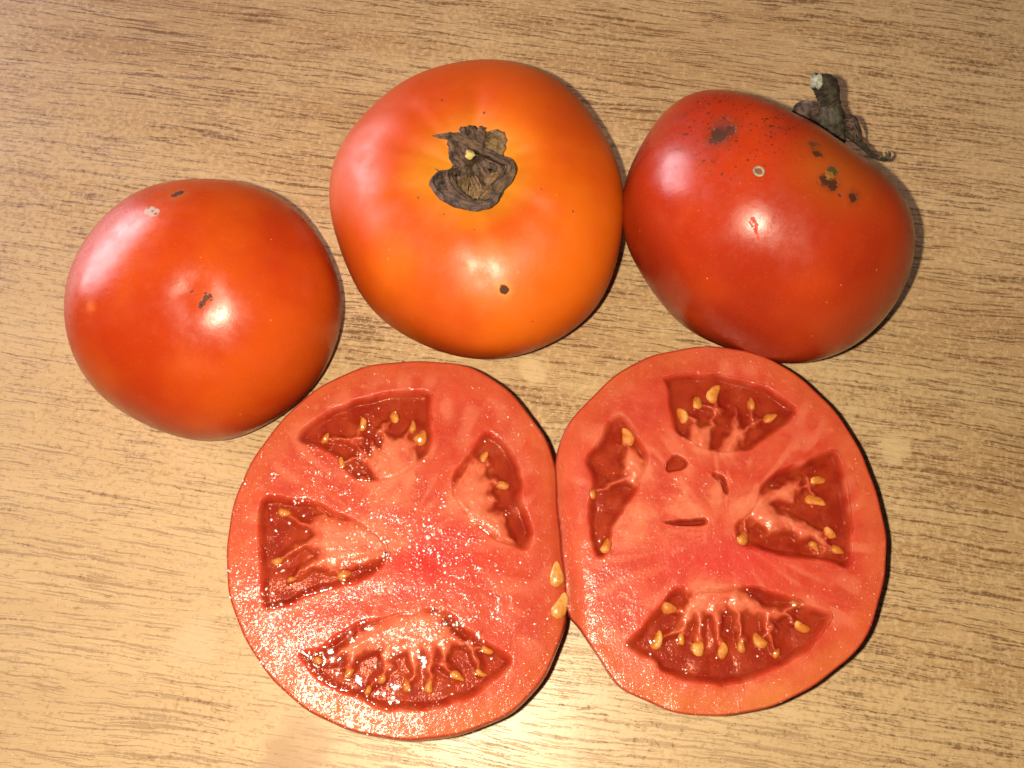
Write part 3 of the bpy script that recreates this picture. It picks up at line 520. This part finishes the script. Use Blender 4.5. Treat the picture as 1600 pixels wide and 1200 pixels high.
# ------------------------------------------------------------------ the cut tomato
M_gel = gel_material()
M_seed = plain_material('tomato_seed', (.500, .180, .022), (.620, .310, .075), .6, .4, .0004, sss=.5, coat=.6)
M_seed_deep = plain_material('tomato_seed_in_gel', (.480, .190, .035), (.600, .300, .075), .6, .4, .0002, sss=.4, coat=.5)
M_seed_loose = plain_material('loose_seed', (.470, .170, .025), (.620, .320, .095), .6, .3, .0002, sss=.4, coat=1.0)
skin_cut = skin_material('tomato_skin_cut', (.33, .022, .006), (.39, .034, .008), (.8, .2, .1), None, [], rough=.24)
FACE = {'left': {'origin': [-27.25, -51.74, 30.89], 'ex': [0.98701, 0.06295, -0.14781], 'ey': [-0.06365, 0.99797, 0.0], 'out': [[39.8, 21.5], [34.4, 32.4], [28.4, 40.3], [21.3, 45.0], [14.0, 47.0], [4.3, 47.4], [-3.7, 47.0], [-11.6, 44.3], [-19.3, 39.7], [-25.3, 34.4], [-30.9, 27.0], [-34.8, 19.7], [-37.5, 11.9], [-38.5, 5.9], [-38.5, -1.4], [-37.6, -8.6], [-35.6, -15.0], [-31.9, -22.2], [-26.3, -29.0], [-19.5, -34.8], [-11.7, -38.9], [-3.5, -41.0], [4.6, -42.0], [13.2, -41.4], [20.2, -39.5], [26.2, -36.7], [31.8, -31.7], [36.0, -25.6], [39.8, -17.0], [39.7, -7.7], [39.5, 1.8], [39.5, 11.8]], 'pockets': [[[-23.3, 27.1], [-22.9, 29.7], [-19.3, 32.2], [-14.4, 35.5], [-9.0, 37.6], [-4.4, 38.9], [0.6, 39.8], [10.5, 39.5], [9.1, 35.2], [9.7, 29.9], [9.2, 24.6], [6.2, 21.3], [3.5, 19.2], [-2.6, 17.0], [-8.0, 16.6], [-11.3, 19.2], [-14.7, 23.6], [-19.2, 25.3]], [[-30.9, 14.8], [-28.0, 14.6], [-24.6, 13.4], [-19.2, 13.3], [-14.0, 10.0], [-8.8, 7.1], [-2.9, 3.1], [-1.5, -1.4], [-4.5, -5.0], [-9.4, -7.4], [-15.2, -8.3], [-20.7, -9.6], [-27.0, -12.3], [-30.3, -12.6], [-30.7, -7.5], [-31.5, 1.3], [-32.0, 9.1]], [[22.9, 29.6], [26.6, 26.9], [30.9, 20.7], [31.1, 15.5], [30.5, 11.2], [32.8, 5.7], [32.7, 1.0], [30.8, -1.5], [27.9, -0.5], [22.6, 1.8], [15.8, 8.6], [13.6, 13.7], [13.7, 17.8], [17.4, 22.7], [20.7, 27.0]], [[-22.8, -21.9], [-19.0, -21.4], [-14.5, -18.6], [-9.5, -15.9], [-4.6, -15.1], [2.6, -14.1], [10.0, -13.4], [13.6, -15.9], [17.0, -19.6], [20.8, -22.1], [23.9, -24.1], [26.5, -25.8], [23.6, -29.0], [20.2, -31.5], [15.4, -34.1], [9.6, -35.5], [2.0, -35.9], [-4.1, -35.0], [-7.8, -33.3], [-13.4, -30.8], [-17.2, -28.8], [-20.5, -25.3]]], 'pulp': [[[3.3, 10.5], [6.2, 20.7], [5.3, 26.4], [3.0, 28.3], [-0.1, 27.4], [-2.9, 29.9], [-2.8, 26.5], [-3.7, 24.9], [-5.8, 27.1], [-5.7, 23.2], [-6.8, 23.1], [-9.5, 27.6], [-8.3, 23.3], [-7.2, 20.7], [-5.1, 18.6], [-4.2, 17.0], [-8.7, 17.4], [-4.3, 10.8]], [[-18.4, 11.7], [-15.6, 9.0], [-11.8, 8.3], [-2.8, 6.9], [4.6, 2.8], [-3.0, -1.7], [-8.9, -3.3], [-14.8, -4.1], [-20.0, -2.7], [-17.7, -0.2], [-21.5, 2.3], [-19.1, 4.5], [-21.2, 7.1], [-19.2, 8.4], [-17.0, 9.1]], [[19.3, 22.5], [22.7, 20.8], [21.9, 17.6], [24.6, 15.9], [22.6, 13.4], [24.7, 11.1], [22.4, 8.8], [26.4, 8.2], [26.8, 4.8], [28.4, 0.2], [25.1, 0.5], [18.4, 5.1], [10.9, 8.7], [12.6, 13.4], [15.9, 18.0]], [[-12.7, -21.1], [-9.1, -17.8], [-4.0, -15.9], [4.1, -12.7], [9.9, -15.2], [12.0, -18.9], [15.3, -21.2], [16.7, -23.0], [11.9, -22.1], [10.2, -26.5], [8.7, -23.1], [6.9, -27.0], [5.5, -23.2], [2.9, -28.6], [1.9, -23.0], [-0.8, -23.4], [-3.2, -26.5], [-4.3, -22.5], [-8.0, -23.0], [-11.3, -26.1], [-11.7, -23.1], [-15.1, -23.8]]], 'seeds': [[-7.5, 31.2, 94, 3.9], [-16.5, 27.9, 51, 3.4], [0.3, 33.0, 89, 4.3], [6.7, 27.6, 79, 4.9], [4.6, 30.4, 84, 3.6], [-12.8, 21.6, 85, 3.5], [22.0, 22.1, 58, 3.9], [26.2, 15.0, 8, 3.8], [-27.3, -1.1, 18, 3.4], [-12.2, -5.0, 8, 3.8], [13.0, -29.1, -27, 3.8], [18.5, -28.7, -13, 3.2], [20.2, -23.7, -32, 3.2], [-11.2, -26.9, 37, 3.0], [-18.0, -23.9, 7, 2.8], [-4.0, -28.5, 73, 3.0], [1.4, -30.2, 83, 3.6], [6.6, -30.9, 77, 3.6], [-25.9, 10.0, 9, 3.2], [-7.1, -30.7, 68, 2.7], [-14.7, 19.6, 61, 2.5], [-24.1, -5.6, 13, 2.8]], 'fold': 39.82, 'sink': 0.7, 'foldw': 1.6, 'dry': [], 'small': [], 'deep': [1, 3, 4, 6, 7, 8, 9, 13, 14, 15, 16, 17, 18, 19, 20, 21], 'label': 'cut half covered in glittering wet juice', 'beads': [(-27.0, -5.5, 0.3, 0.3, 0, 1, 0.6, 0.8), (-25.7, -3.4, 0.3, 0.3, 0, 1, 0.6, 0.8), (-27.9, 5.6, 0.3, 0.3, 0, 1, 0.6, 0.8), (-25.0, 8.1, 0.3, 0.3, 0, 1, 0.6, 0.8), (-28.6, 14.2, 0.3, 0.3, 0, 1, 0.6, 0.8), (-3.1, 35.5, 0.3, 0.3, 0, 1, 0.6, 0.8), (0.7, 34.6, 0.3, 0.3, 0, 1, 0.6, 0.8), (1.1, 32.1, 0.3, 0.3, 0, 1, 0.6, 0.8), (-12.8, 20.4, 0.3, 0.3, 0, 1, 0.6, 0.8), (22.2, 26.3, 0.3, 0.3, 0, 1, 0.6, 0.8), (16.3, 44.6, 0.3, 0.3, 0, 1, 0.6, 0.8), (23.2, 21.1, 0.3, 0.3, 0, 1, 0.6, 0.8), (-1.8, -25.2, 0.3, 0.3, 0, 1, 0.6, 0.8), (-4.2, -26.4, 0.3, 0.3, 0, 1, 0.6, 0.8), (2.1, -30.9, 0.3, 0.3, 0, 1, 0.6, 0.8), (10.3, -30.7, 0.3, 0.3, 0, 1, 0.6, 0.8), (11.8, -32.6, 0.3, 0.3, 0, 1, 0.6, 0.8), (21.6, -25.5, 0.3, 0.3, 0, 1, 0.6, 0.8), (-6.7, -32.0, 0.3, 0.3, 0, 1, 0.6, 0.8), (31.6, -18.0, 0.3, 0.3, 0, 1, 0.6, 0.8), (31.3, 27.8, 0.3, 0.3, 0, 1, 0.6, 0.8), (6.7, 21.5, 0.3, 0.3, 0, 1, 0.6, 0.8), (-23.9, -20.4, 11.9, 3.5, -52, 700, 0.25, 0.75), (-27.5, -13.3, 4.8, 4.8, 0, 160, 0.25, 0.75), (2.5, -18.4, 8.7, 2.5, 5, 260, 0.25, 0.8), (-7.3, 7.8, 11.1, 5.6, -30, 330, 0.25, 0.75), (12.0, -0.5, 9.5, 6.3, -20, 340, 0.25, 0.75), (-17.6, -12.4, 9.5, 3.2, 30, 160, 0.25, 0.75), (-19.2, 22.1, 6.3, 3.5, -40, 170, 0.16, 0.45), (-7.9, 25.0, 3.2, 4.0, 0, 60, 0.25, 0.75), (-32.1, 2.8, 2.9, 11.1, 0, 120, 0.14, 0.4), (-7.9, -35.0, 12.7, 2.5, -12, 150, 0.14, 0.4), (26.1, -32.4, 6.3, 2.2, 40, 90, 0.16, 0.45), (10.0, -13.7, 9.5, 4.8, 0, 160, 0.25, 0.75), (23.4, -15.8, 4.8, 4.8, 0, 14, 0.2, 0.5), (3.1, 2.9, 17.5, 14.3, 0, 200, 0.16, 0.45), (-28.3, 30.2, 6.3, 2.2, 50, 80, 0.08, 0.25)]}, 'right': {'origin': [51.73, -46.62, 26.04], 'ex': [0.99763, 0.06363, 0.02618], 'ey': [-0.06365, 0.99797, 0.0], 'out': [[-39.8, 21.4], [-37.3, 28.7], [-32.8, 33.5], [-26.6, 39.0], [-19.5, 44.1], [-12.6, 46.9], [-4.1, 48.3], [2.5, 48.2], [10.5, 46.5], [18.3, 43.2], [24.1, 38.4], [29.5, 31.6], [33.8, 23.8], [36.4, 16.2], [37.9, 7.2], [38.2, -0.7], [37.4, -8.3], [35.0, -15.7], [31.6, -22.1], [28.7, -27.0], [24.8, -30.4], [18.1, -34.9], [10.1, -38.6], [0.9, -41.0], [-7.9, -41.6], [-15.8, -40.7], [-23.5, -37.1], [-30.2, -33.5], [-34.2, -25.8], [-37.4, -19.8], [-39.8, -17.0], [-39.9, -7.8], [-40.1, 1.8], [-40.1, 11.7]], 'pockets': [[[-11.3, 40.5], [-6.7, 41.1], [-0.9, 41.2], [4.7, 40.3], [10.6, 38.6], [16.3, 35.7], [20.0, 32.8], [23.0, 29.6], [19.8, 26.9], [15.7, 24.2], [10.0, 20.4], [6.7, 19.5], [0.4, 20.3], [-2.3, 21.3], [-6.1, 22.9], [-8.7, 24.5], [-10.1, 27.7], [-10.0, 33.6], [-10.0, 37.8]], [[-22.4, 31.7], [-26.7, 29.6], [-28.4, 25.2], [-32.8, 20.8], [-31.3, 15.8], [-32.8, 8.5], [-33.5, 2.6], [-32.8, -1.8], [-31.6, -4.4], [-29.0, -3.3], [-27.5, 1.4], [-24.6, 6.7], [-21.4, 10.4], [-18.7, 15.1], [-16.1, 20.3], [-18.4, 24.1], [-21.0, 29.8]], [[29.7, 18.8], [30.9, 16.5], [31.5, 10.8], [31.0, 4.2], [30.3, -3.3], [28.3, -10.8], [24.8, -9.3], [19.2, -7.7], [13.7, -6.8], [9.3, -4.9], [2.9, -3.7], [2.0, -0.9], [2.2, 2.2], [5.2, 3.9], [7.9, 6.1], [9.4, 10.7], [11.3, 13.0], [14.6, 14.1], [21.3, 16.1], [26.4, 18.2]], [[-27.3, -24.1], [-25.3, -26.4], [-21.1, -28.4], [-19.6, -31.1], [-14.2, -33.1], [-7.0, -35.0], [-5.6, -35.3], [-0.1, -34.7], [5.8, -33.0], [11.7, -30.5], [16.3, -27.7], [20.4, -23.2], [22.7, -20.4], [20.4, -19.7], [16.6, -18.8], [14.4, -16.6], [10.4, -14.9], [5.1, -13.0], [2.1, -12.7], [-4.1, -13.4], [-10.2, -13.5], [-13.1, -11.8], [-16.1, -14.1], [-18.2, -16.2], [-20.4, -18.3], [-22.9, -21.1]], [[-9.9, 21.0], [-6.9, 18.0], [-8.1, 16.4], [-10.5, 15.8], [-12.2, 15.4], [-12.7, 17.6]], [[-1.0, 15.5], [1.9, 13.7], [2.1, 9.6], [0.5, 9.4], [0.2, 12.6], [-1.7, 13.9]], [[-15.6, 3.4], [-12.7, 4.3], [-5.7, 4.0], [-4.1, 4.0], [-4.6, 1.9], [-9.8, 2.4]]], 'pulp': [[[-10.2, 15.0], [-7.9, 13.8], [-7.4, 9.0], [-4.1, 5.3], [-7.2, 4.4], [-12.6, 4.9], [-13.3, 7.5], [-10.1, 10.1]], [[-2.2, 12.8], [0.1, 11.4], [0.6, 8.1], [-1.3, 5.6], [-3.2, 7.6]], [[-4.6, 28.9], [-2.7, 27.1], [-0.3, 27.5], [1.6, 31.4], [2.0, 30.9], [0.6, 26.4], [-0.7, 22.5], [-1.1, 18.6], [-5.3, 19.5], [-5.9, 23.2]], [[6.8, 31.4], [7.1, 26.6], [8.1, 25.9], [10.8, 28.0], [11.2, 27.5], [8.7, 24.3], [5.6, 20.7], [4.1, 18.2], [0.1, 18.2], [1.1, 21.1], [2.7, 23.3], [4.7, 25.8]], [[-21.6, 24.3], [-19.3, 21.6], [-16.2, 17.3], [-16.3, 14.1], [-18.8, 13.1], [-21.6, 13.3], [-23.3, 15.2], [-23.1, 20.3]], [[-23.2, 8.5], [-19.9, 9.5], [-15.6, 6.1], [-21.1, -1.4], [-25.0, -1.1], [-26.2, 1.8], [-27.6, 3.4]], [[1.9, 8.0], [10.0, 9.4], [15.7, 10.8], [20.4, 12.7], [19.8, 10.7], [22.1, 10.5], [18.6, 8.7], [18.0, 6.3], [12.0, 6.6], [13.5, 4.1], [16.8, 2.9], [20.5, 0.8], [24.0, -2.5], [25.1, -5.5], [22.8, -5.5], [20.0, -2.3], [17.7, -2.7], [15.6, -0.4], [9.9, -1.0], [9.0, 1.0], [5.1, 2.8], [1.1, 2.1]], [[-9.0, -9.8], [0.6, -12.3], [6.6, -18.0], [11.0, -19.0], [14.7, -16.8], [15.3, -17.8], [11.8, -20.4], [8.1, -20.8], [7.0, -23.5], [5.8, -20.2], [3.0, -19.1], [1.1, -19.4], [0.6, -25.2], [-0.4, -24.9], [-0.7, -19.3], [-2.3, -17.7], [-3.7, -19.1], [-4.6, -25.6], [-5.6, -25.4], [-6.2, -19.7], [-7.9, -18.8], [-8.9, -24.6], [-10.0, -24.5], [-9.9, -19.0], [-11.5, -20.8], [-13.2, -22.9], [-14.0, -21.9], [-12.9, -17.8], [-11.2, -14.9]]], 'seeds': [[1.9, 35.5, 55, 5.6], [-2.7, 33.4, 102, 4.3], [-7.0, 30.3, 107, 4.9], [10.9, 32.1, 72, 4.1], [15.2, 28.2, 26, 4.7], [-21.4, 25.6, 114, 5.2], [-29.3, -1.1, 60, 4.7], [22.8, 6.3, -25, 5.7], [24.4, 11.3, 11, 4.5], [25.0, -1.7, -41, 4.1], [26.2, -5.8, -41, 3.5], [20.7, -4.6, -57, 3.2], [4.1, -1.5, 72, 4.1], [-19.5, -23.9, 63, 5.0], [-13.8, -24.0, 73, 3.5], [-10.0, -26.3, 73, 4.4], [-4.5, -27.2, 87, 4.6], [-15.7, -16.8, -24, 4.1], [4.4, -25.5, 108, 4.8], [0.1, -26.3, 92, 4.0], [14.8, -23.2, -19, 4.3], [14.3, -17.9, -35, 3.4], [-31.5, 11.9, 75, 3.5], [8.0, -28.6, 61, 3.0]], 'fold': 39.77, 'sink': 1.5, 'foldw': 3.2, 'dry': [], 'small': [4, 5, 6], 'deep': [3, 4, 10, 11, 12, 17, 18, 19, 21, 22, 23], 'label': 'cut half with glossy seed chambers and little glitter', 'beads': [(-2.3, 0.5, 20.6, 23.8, 0, 130, 0.14, 0.4), (-30.1, -5.1, 0.3, 0.3, 0, 1, 0.55, 0.75), (-20.9, -27.0, 0.3, 0.3, 0, 1, 0.55, 0.75), (-21.5, -28.1, 0.3, 0.3, 0, 1, 0.55, 0.75), (-6.4, -28.8, 0.3, 0.3, 0, 1, 0.55, 0.75), (3.8, -28.3, 0.3, 0.3, 0, 1, 0.55, 0.75), (4.8, -26.9, 0.3, 0.3, 0, 1, 0.55, 0.75), (14.4, -19.3, 0.3, 0.3, 0, 1, 0.55, 0.75), (13.4, -22.4, 0.3, 0.3, 0, 1, 0.55, 0.75), (22.5, 4.6, 0.3, 0.3, 0, 1, 0.55, 0.75), (-7.9, 25.7, 0.3, 0.3, 0, 1, 0.55, 0.75), (-0.7, 33.8, 0.3, 0.3, 0, 1, 0.55, 0.75), (9.7, 29.6, 0.3, 0.3, 0, 1, 0.55, 0.75), (0.3, -25.2, 0.3, 0.3, 0, 1, 0.55, 0.75), (21.3, -4.7, 0.3, 0.3, 0, 1, 0.55, 0.75), (21.5, -6.2, 0.3, 0.3, 0, 1, 0.55, 0.75), (-30.3, 0.0, 0.3, 0.3, 0, 1, 0.55, 0.75), (-27.2, -21.2, 0.3, 0.3, 0, 1, 0.55, 0.75), (-35.7, -15.8, 0.3, 0.3, 0, 1, 0.55, 0.75), (-23.2, -34.4, 4.4, 1.9, -25, 60, 0.15, 0.5), (-17.6, -36.8, 7.1, 2.2, -15, 60, 0.16, 0.45), (36.3, 5.7, 1.3, 14.3, 0, 150, 0.08, 0.22), (33.6, 27.1, 1.9, 6.3, 35, 60, 0.08, 0.2), (-28.6, -14.5, 6.3, 7.9, 0, 40, 0.16, 0.45), (-3.7, -10.2, 12.7, 4.8, 0, 30, 0.14, 0.4), (-6.7, 15.0, 11.1, 6.3, 0, 30, 0.14, 0.4), (15.4, 4.0, 9.5, 4.8, 0, 40, 0.12, 0.35), (-2.3, -22.1, 12.7, 4.8, 0, 40, 0.25, 0.75), (-2.6, 47.3, 9.5, 1.0, 0, 24, 0.08, 0.25)]}}
root = bpy.data.objects.new('cut_tomato', None); scene.collection.objects.link(root)
root.location = ((11.91, -46.98, 25.0)[0]*MM, (11.91, -46.98, 25.0)[1]*MM, 0)
root.empty_display_size = .01
tag(root, 'tomato sliced nearly through and opened like a book, showing two cut faces', 'cut tomato')
OFF = np.array([(11.91, -46.98, 25.0)[0], (11.91, -46.98, 25.0)[1], 0.0])

def seed_mesh(L, w, t, seed):
    g = np.random.default_rng(seed); V = []; nu, nv = 14, 14
    for i in range(nu):
        s = i/(nu-1); x = -1+2*s
        r = math.sqrt(max(0, 1-x*x))*(1-.30*x)*(1+.10*math.sin(3*x+seed))
        for j in range(nv):
            a = 2*math.pi*j/nv; k = 1+.04*g.standard_normal()
            V.append((x*L*.5, r*w*.5*math.cos(a)*k+.10*w*math.sin(2.2*x+seed*1.7), r*t*.5*math.sin(a)*k))
    return np.array(V)*MM, grid_faces(nu, nv)

def make_half(key, core_c, core_r, shift, bulge, hinge_side, seed):
    D = FACE[key]; o3 = np.array(D['origin'])-OFF; ex, ey = np.array(D['ex']), np.array(D['ey']); nz = np.cross(ex, ey)
    op = smooth_poly(D['out'], 2)
    nseg, nring = 640, 130
    ang = np.linspace(-math.pi, math.pi, nseg, endpoint=False)
    pa = np.arctan2(op[:, 1], op[:, 0]); pr = np.hypot(op[:, 0], op[:, 1]); k = np.argsort(pa)
    rad = np.interp(ang, pa[k], pr[k], period=2*math.pi)
    rad = rad*(1+.0025*np.sin(ang*9+seed)+.0018*np.sin(ang*23+2*seed))
    rr = np.linspace(0, 1, nring)[1:]
    x = np.r_[0, (rr[:, None]*rad*np.cos(ang)).ravel()]; y = np.r_[0, (rr[:, None]*rad*np.sin(ang)).ravel()]
    rimd = np.r_[rad.min(), ((1-rr)[:, None]*rad[None, :]).ravel()]
    wx = x+.8*(vnoise(x, y, 3.0, seed)-.5)+.10*(vnoise(x, y, .8, seed+4)-.5)
    wy = y+.8*(vnoise(x, y, 3.0, seed+1)-.5)+.10*(vnoise(x, y, .8, seed+5)-.5)
    pock = np.full(x.shape, -99.0)
    for pi, P in enumerate(D['pockets']):
        q_ = sdf(wx, wy, smooth_poly(P, 1)); pock = np.maximum(pock, np.where(q_ > -.15, q_*2.6, q_) if pi in D['small'] else q_)
    pul = np.full(x.shape, -99.0)
    fx = x+1.0*(vnoise(x, y, 1.3, seed+2)-.5); fy = y+1.0*(vnoise(x, y, 1.3, seed+3)-.5)
    for P in D['pulp']: pul = np.maximum(pul, sdf(fx, fy, P))
    # threads that carry the seeds
    for (a_, b_, an, L_) in D['seeds']:
        best = None
        for P in D['pulp']:
            for q_ in P:
                dd = math.hypot(q_[0]-a_, q_[1]-b_)
                if best is None or dd < best[0]: best = (dd, q_)
        if best[0] < 9:
            ux, uy = best[1][0]-a_, best[1][1]-b_; l2 = ux*ux+uy*uy+1e-6
            t_ = np.clip(((fx-a_)*ux+(fy-b_)*uy)/l2, 0, 1.25)
            pul = np.maximum(pul, (.10+.55*t_)-np.hypot(fx-a_-t_*ux, fy-b_-t_*uy))
    pin = sstep(-.25, 1.9, pock)
    pu = sstep(-.9, 1.1, pul)
    pusoft = sstep(-3.0, 1.2, pul)
    h = -1.75*pin*(.75+.5*vnoise(x, y, 5.0, seed+15))
    hp = -1.75+1.55*sstep(-1.3, 1.0, pul)+.45*sstep(.6, 3.0, pul)+.18*(vnoise(x, y, 1.6, seed+9)-.5)*pu
    w_ = sstep(0, .35, pin); h = h*(1-w_)+np.maximum(h, np.minimum(hp, .12+.5*hp))*w_+(1-pin)*(.30*(vnoise(x, y, 5.5, seed+6)-.5)+.06*(vnoise(x, y, 1.6, seed+7)-.5))
    pit = sstep(-.05, -1.1, h)*pin
    an_ = np.arctan2(y, x); r_ = np.hypot(x, y)
    vein = sstep(.52, .86, vnoise(an_*13+vnoise(x, y, 6.0, seed+41)*.9, r_*.16, 1.0, seed+40))*sstep(2, 9, r_)*sstep(1.5, 6, rimd)+.8*sstep(.60, .90, vnoise(x, y, 2.6, seed+42))*np.exp(-(r_/14)**2)
    core = np.exp(-(((x-core_c[0])/core_r[0])**2+((y-core_c[1])/core_r[1])**2))
    h = h-.12*np.exp(-(rimd/.20)**2)-.35*core
    # the face sinks towards the fold
    hx = hinge_side*x-D['fold']
    h = h-D['sink']*np.exp(-(np.minimum(hx, 0)/D['foldw'])**2)
    V = o3+x[:, None]*ex+y[:, None]*ey+h[:, None]*nz
    F = [(0, 1+j, 1+(j+1) % nseg) for j in range(nseg)]
    for i in range(nring-2):
        b = 1+i*nseg
        F += [(b+j, b+nseg+j, b+nseg+(j+1) % nseg, b+(j+1) % nseg) for j in range(nseg)]
    half = obj('half', V*MM, F, flesh_material('tomato_flesh_'+key, shift), root, label=D['label'])
    attr(half, 'pulp', np.clip(np.maximum(pu, .55*pusoft*(1-pin)), 0, 1)); attr(half, 'pit', pit); attr(half, 'rim', rimd); attr(half, 'core', core); attr(half, 'low', np.exp(-((np.arctan2(y, x)+math.pi/2+.1)/.85)**2)); attr(half, 'vein', vein)
    # outer skin: bowl below the cut
    rimv = V[-nseg:]; cxy = rimv[:, :2].mean(0); rows = []
    dl = math.radians(bulge)
    for th in np.linspace(-dl, math.radians(88), 40):
        s = (math.cos(th)/math.cos(dl))**.86; g = (math.sin(th)+math.sin(dl))/(1+math.sin(dl)); g = g**1.12
        q = np.empty_like(rimv); q[:, :2] = cxy+(rimv[:, :2]-cxy)*s; q[:, 2] = (rimv[:, 2])*(1-g)+.0
        rows.append(q)
    rows[0][:, 2] += .05
    W = np.vstack(rows); nr = len(rows)
    W = np.vstack([W, [[cxy[0], cxy[1], 0.0]]])
    F = []
    for i in range(nr-1):
        F += [(i*nseg+j, i*nseg+(j+1) % nseg, (i+1)*nseg+(j+1) % nseg, (i+1)*nseg+j) for j in range(nseg)]
    F += [((nr-1)*nseg+j, (nr-1)*nseg+(j+1) % nseg, nr*nseg) for j in range(nseg)]
    W[:, 2] -= W[:, 2].min()*(1-np.clip(W[:, 2]/20, 0, 1))
    obj('skin', W*MM, [f_[::-1] for f_ in F], skin_cut, half)
    # gel filling each seed chamber
    for pi, P in enumerate(D['pockets']):
        if pi in D['dry']: continue
        q = np.array(P); st = .42
        gx, gy = np.meshgrid(np.arange(q[:, 0].min()-1.5, q[:, 0].max()+1.5, st), np.arange(q[:, 1].min()-1.5, q[:, 1].max()+1.5, st), indexing='ij')
        sx = gx+.8*(vnoise(gx, gy, 3.0, seed)-.5)+.10*(vnoise(gx, gy, .8, seed+4)-.5); sy = gy+.8*(vnoise(gx, gy, 3.0, seed+1)-.5)+.10*(vnoise(gx, gy, .8, seed+5)-.5)
        sd = sdf(sx, sy, smooth_poly(P, 1)); keep = sd > -.75
        gz = .07-.85*np.clip(-sd-.12, 0, 1)+(.30*(vnoise(gx, gy, 5.5, seed+6)-.5))*sstep(1.0, -.3, sd)-.12*sstep(0, 3, sd)+.30*(vnoise(gx, gy, 3.6, seed+11+pi)-.5)*sstep(0, 1.5, sd)
        for (a, b, an, L) in D['seeds']:
            gz = gz+.38*np.exp(-((gx-a)**2+(gy-b)**2)/(L*.27)**2)
        idx = -np.ones(gx.shape, int); idx[keep] = np.arange(keep.sum())
        gv = o3+gx[keep][:, None]*ex+gy[keep][:, None]*ey+gz[keep][:, None]*nz
        qa, qb, qc, qd = idx[:-1, :-1], idx[1:, :-1], idx[1:, 1:], idx[:-1, 1:]
        ok = (qa >= 0) & (qb >= 0) & (qc >= 0) & (qd >= 0)
        qf = np.stack([qa[ok], qb[ok], qc[ok], qd[ok]], 1)
        used = np.unique(qf); rm = -np.ones(len(gv), int); rm[used] = np.arange(len(used)); gv, qf = gv[used], rm[qf]
        nt = len(gv); low = gv-nz*4.5                       # closed body: top, floor inside the flesh, sides
        es = {}
        for f_ in qf.tolist():
            for e in range(4): es[(f_[e], f_[(e+1) % 4])] = 1
        sides = [(a_, a_+nt, b_+nt, b_) for (a_, b_) in es if (b_, a_) not in es]
        obj('gel', np.vstack([gv, low])*MM, qf.tolist()+(qf[:, ::-1]+nt).tolist()+sides, M_gel, half)
    B = Matrix(((ex[0], ey[0], nz[0]), (ex[1], ey[1], nz[1]), (ex[2], ey[2], nz[2])))
    for i, (a, b, an, L) in enumerate(D['seeds']):
        deep = i in D['deep']
        V, F = seed_mesh(L*random.uniform(.85, 1.0), min(3.2, L*random.uniform(.46, .70)), random.uniform(1.4, 1.9), seed*50+i)
        s = obj('seed', V, F, M_seed_deep if deep else M_seed, half)
        c = o3+a*ex+b*ey+nz*(-1.05 if deep else -.72)
        tilt = Matrix.Rotation(random.uniform(-.25, .25), 3, 'Y') @ Matrix.Rotation(random.uniform(-.5, .5), 3, 'X')
        s.matrix_local = Matrix.Translation(Vector(c)*MM) @ (B @ Matrix.Rotation(math.radians(an), 3, 'Z') @ tilt).to_4x4()
    return half

M_glint = glint_material()
def add_beads(half, key, seed):
    """low lens-shaped beads added to the wet cut face to catch flash glints"""
    D = FACE[key]; g = np.random.default_rng(seed); o3 = np.array(D['origin'])-OFF
    ex, ey = np.array(D['ex']), np.array(D['ey']); nz = np.cross(ex, ey)
    hv = np.array([v.co for v in half.data.vertices])/MM-o3
    hx, hy, hz = hv@ex, hv@ey, hv@nz
    cell = {}
    for i in range(0, len(hx), 1): cell.setdefault((int(hx[i]//.7), int(hy[i]//.7)), i)
    V = []; F = []
    for (cx_, cy_, sx_, sy_, an, cnt, r0, r1) in D['beads']:
        c, s_ = math.cos(math.radians(an)), math.sin(math.radians(an))
        sub = [(g.standard_normal()*sx_, g.standard_normal()*sy_) for _ in range(max(3, cnt//9))]
        for _ in range(cnt):
            if g.random() < .55: b = sub[g.integers(len(sub))]; a, b = b[0]+g.standard_normal()*.7, b[1]+g.standard_normal()*.7
            else: a, b = g.standard_normal()*sx_, g.standard_normal()*sy_
            x, y = cx_+a*c-b*s_, cy_+a*s_+b*c
            i = cell.get((int(x//.7), int(y//.7)))
            if i is None: continue
            z = max(hz[i], -.30); r = r0+(r1-r0)*g.random()**3; h = r*(.08+.14*g.random())
            el = 1+.5*g.random(); th = g.random()*6.3; ct, st_ = math.cos(th), math.sin(th)
            k = len(V); base = o3+ex*x+ey*y+nz*(z-.03)
            V.append(base+nz*(h+.03))
            for f_, zz in ((.55, .70), (1.0, 0.0)):
                for j in range(8):
                    p, q = math.cos(j*math.pi/4)*r*f_*el, math.sin(j*math.pi/4)*r*f_
                    V.append(base+ex*(p*ct-q*st_)+ey*(p*st_+q*ct)+nz*(h*zz+.03*(zz > 0)))
            F += [(k, k+1+j, k+1+(j+1) % 8) for j in range(8)]
            F += [(k+1+j, k+9+j, k+9+(j+1) % 8, k+1+(j+1) % 8) for j in range(8)]
    o = obj('glint_beads', np.array(V)*MM, F, M_glint, half, kind='stuff')  # added beads, laid out where the wet face should sparkle

hl = make_half('left', (8, -2), (13, 9), (.440, .013, .010), 9, 1, 3)
hr = make_half('right', (-2, -7), (17, 6), (.440, .033, .022), 4, -1, 8)
add_beads(hl, 'left', 61); add_beads(hr, 'right', 62)

# two seeds that slipped onto the fold
for (x, y, z, an, L, w, lb) in [(10.4, -56.5, 25.1, 80, 6.4, 3.2, 'pale pointed loose seed lying on the fold of the cut tomato'), (11.4, -63.8, 25.1, 75, 6.6, 3.4, 'rounded amber loose seed at the notch end of the fold')]:
    V, F = seed_mesh(L, w, 1.8, int(an)+400)
    s = obj('tomato_seed', V, F, M_seed_loose, label=lb, cat='seed', group='loose seeds on the fold')
    s.location = (x*MM, y*MM, z*MM); s.rotation_euler = (0.15, .05, math.radians(an))
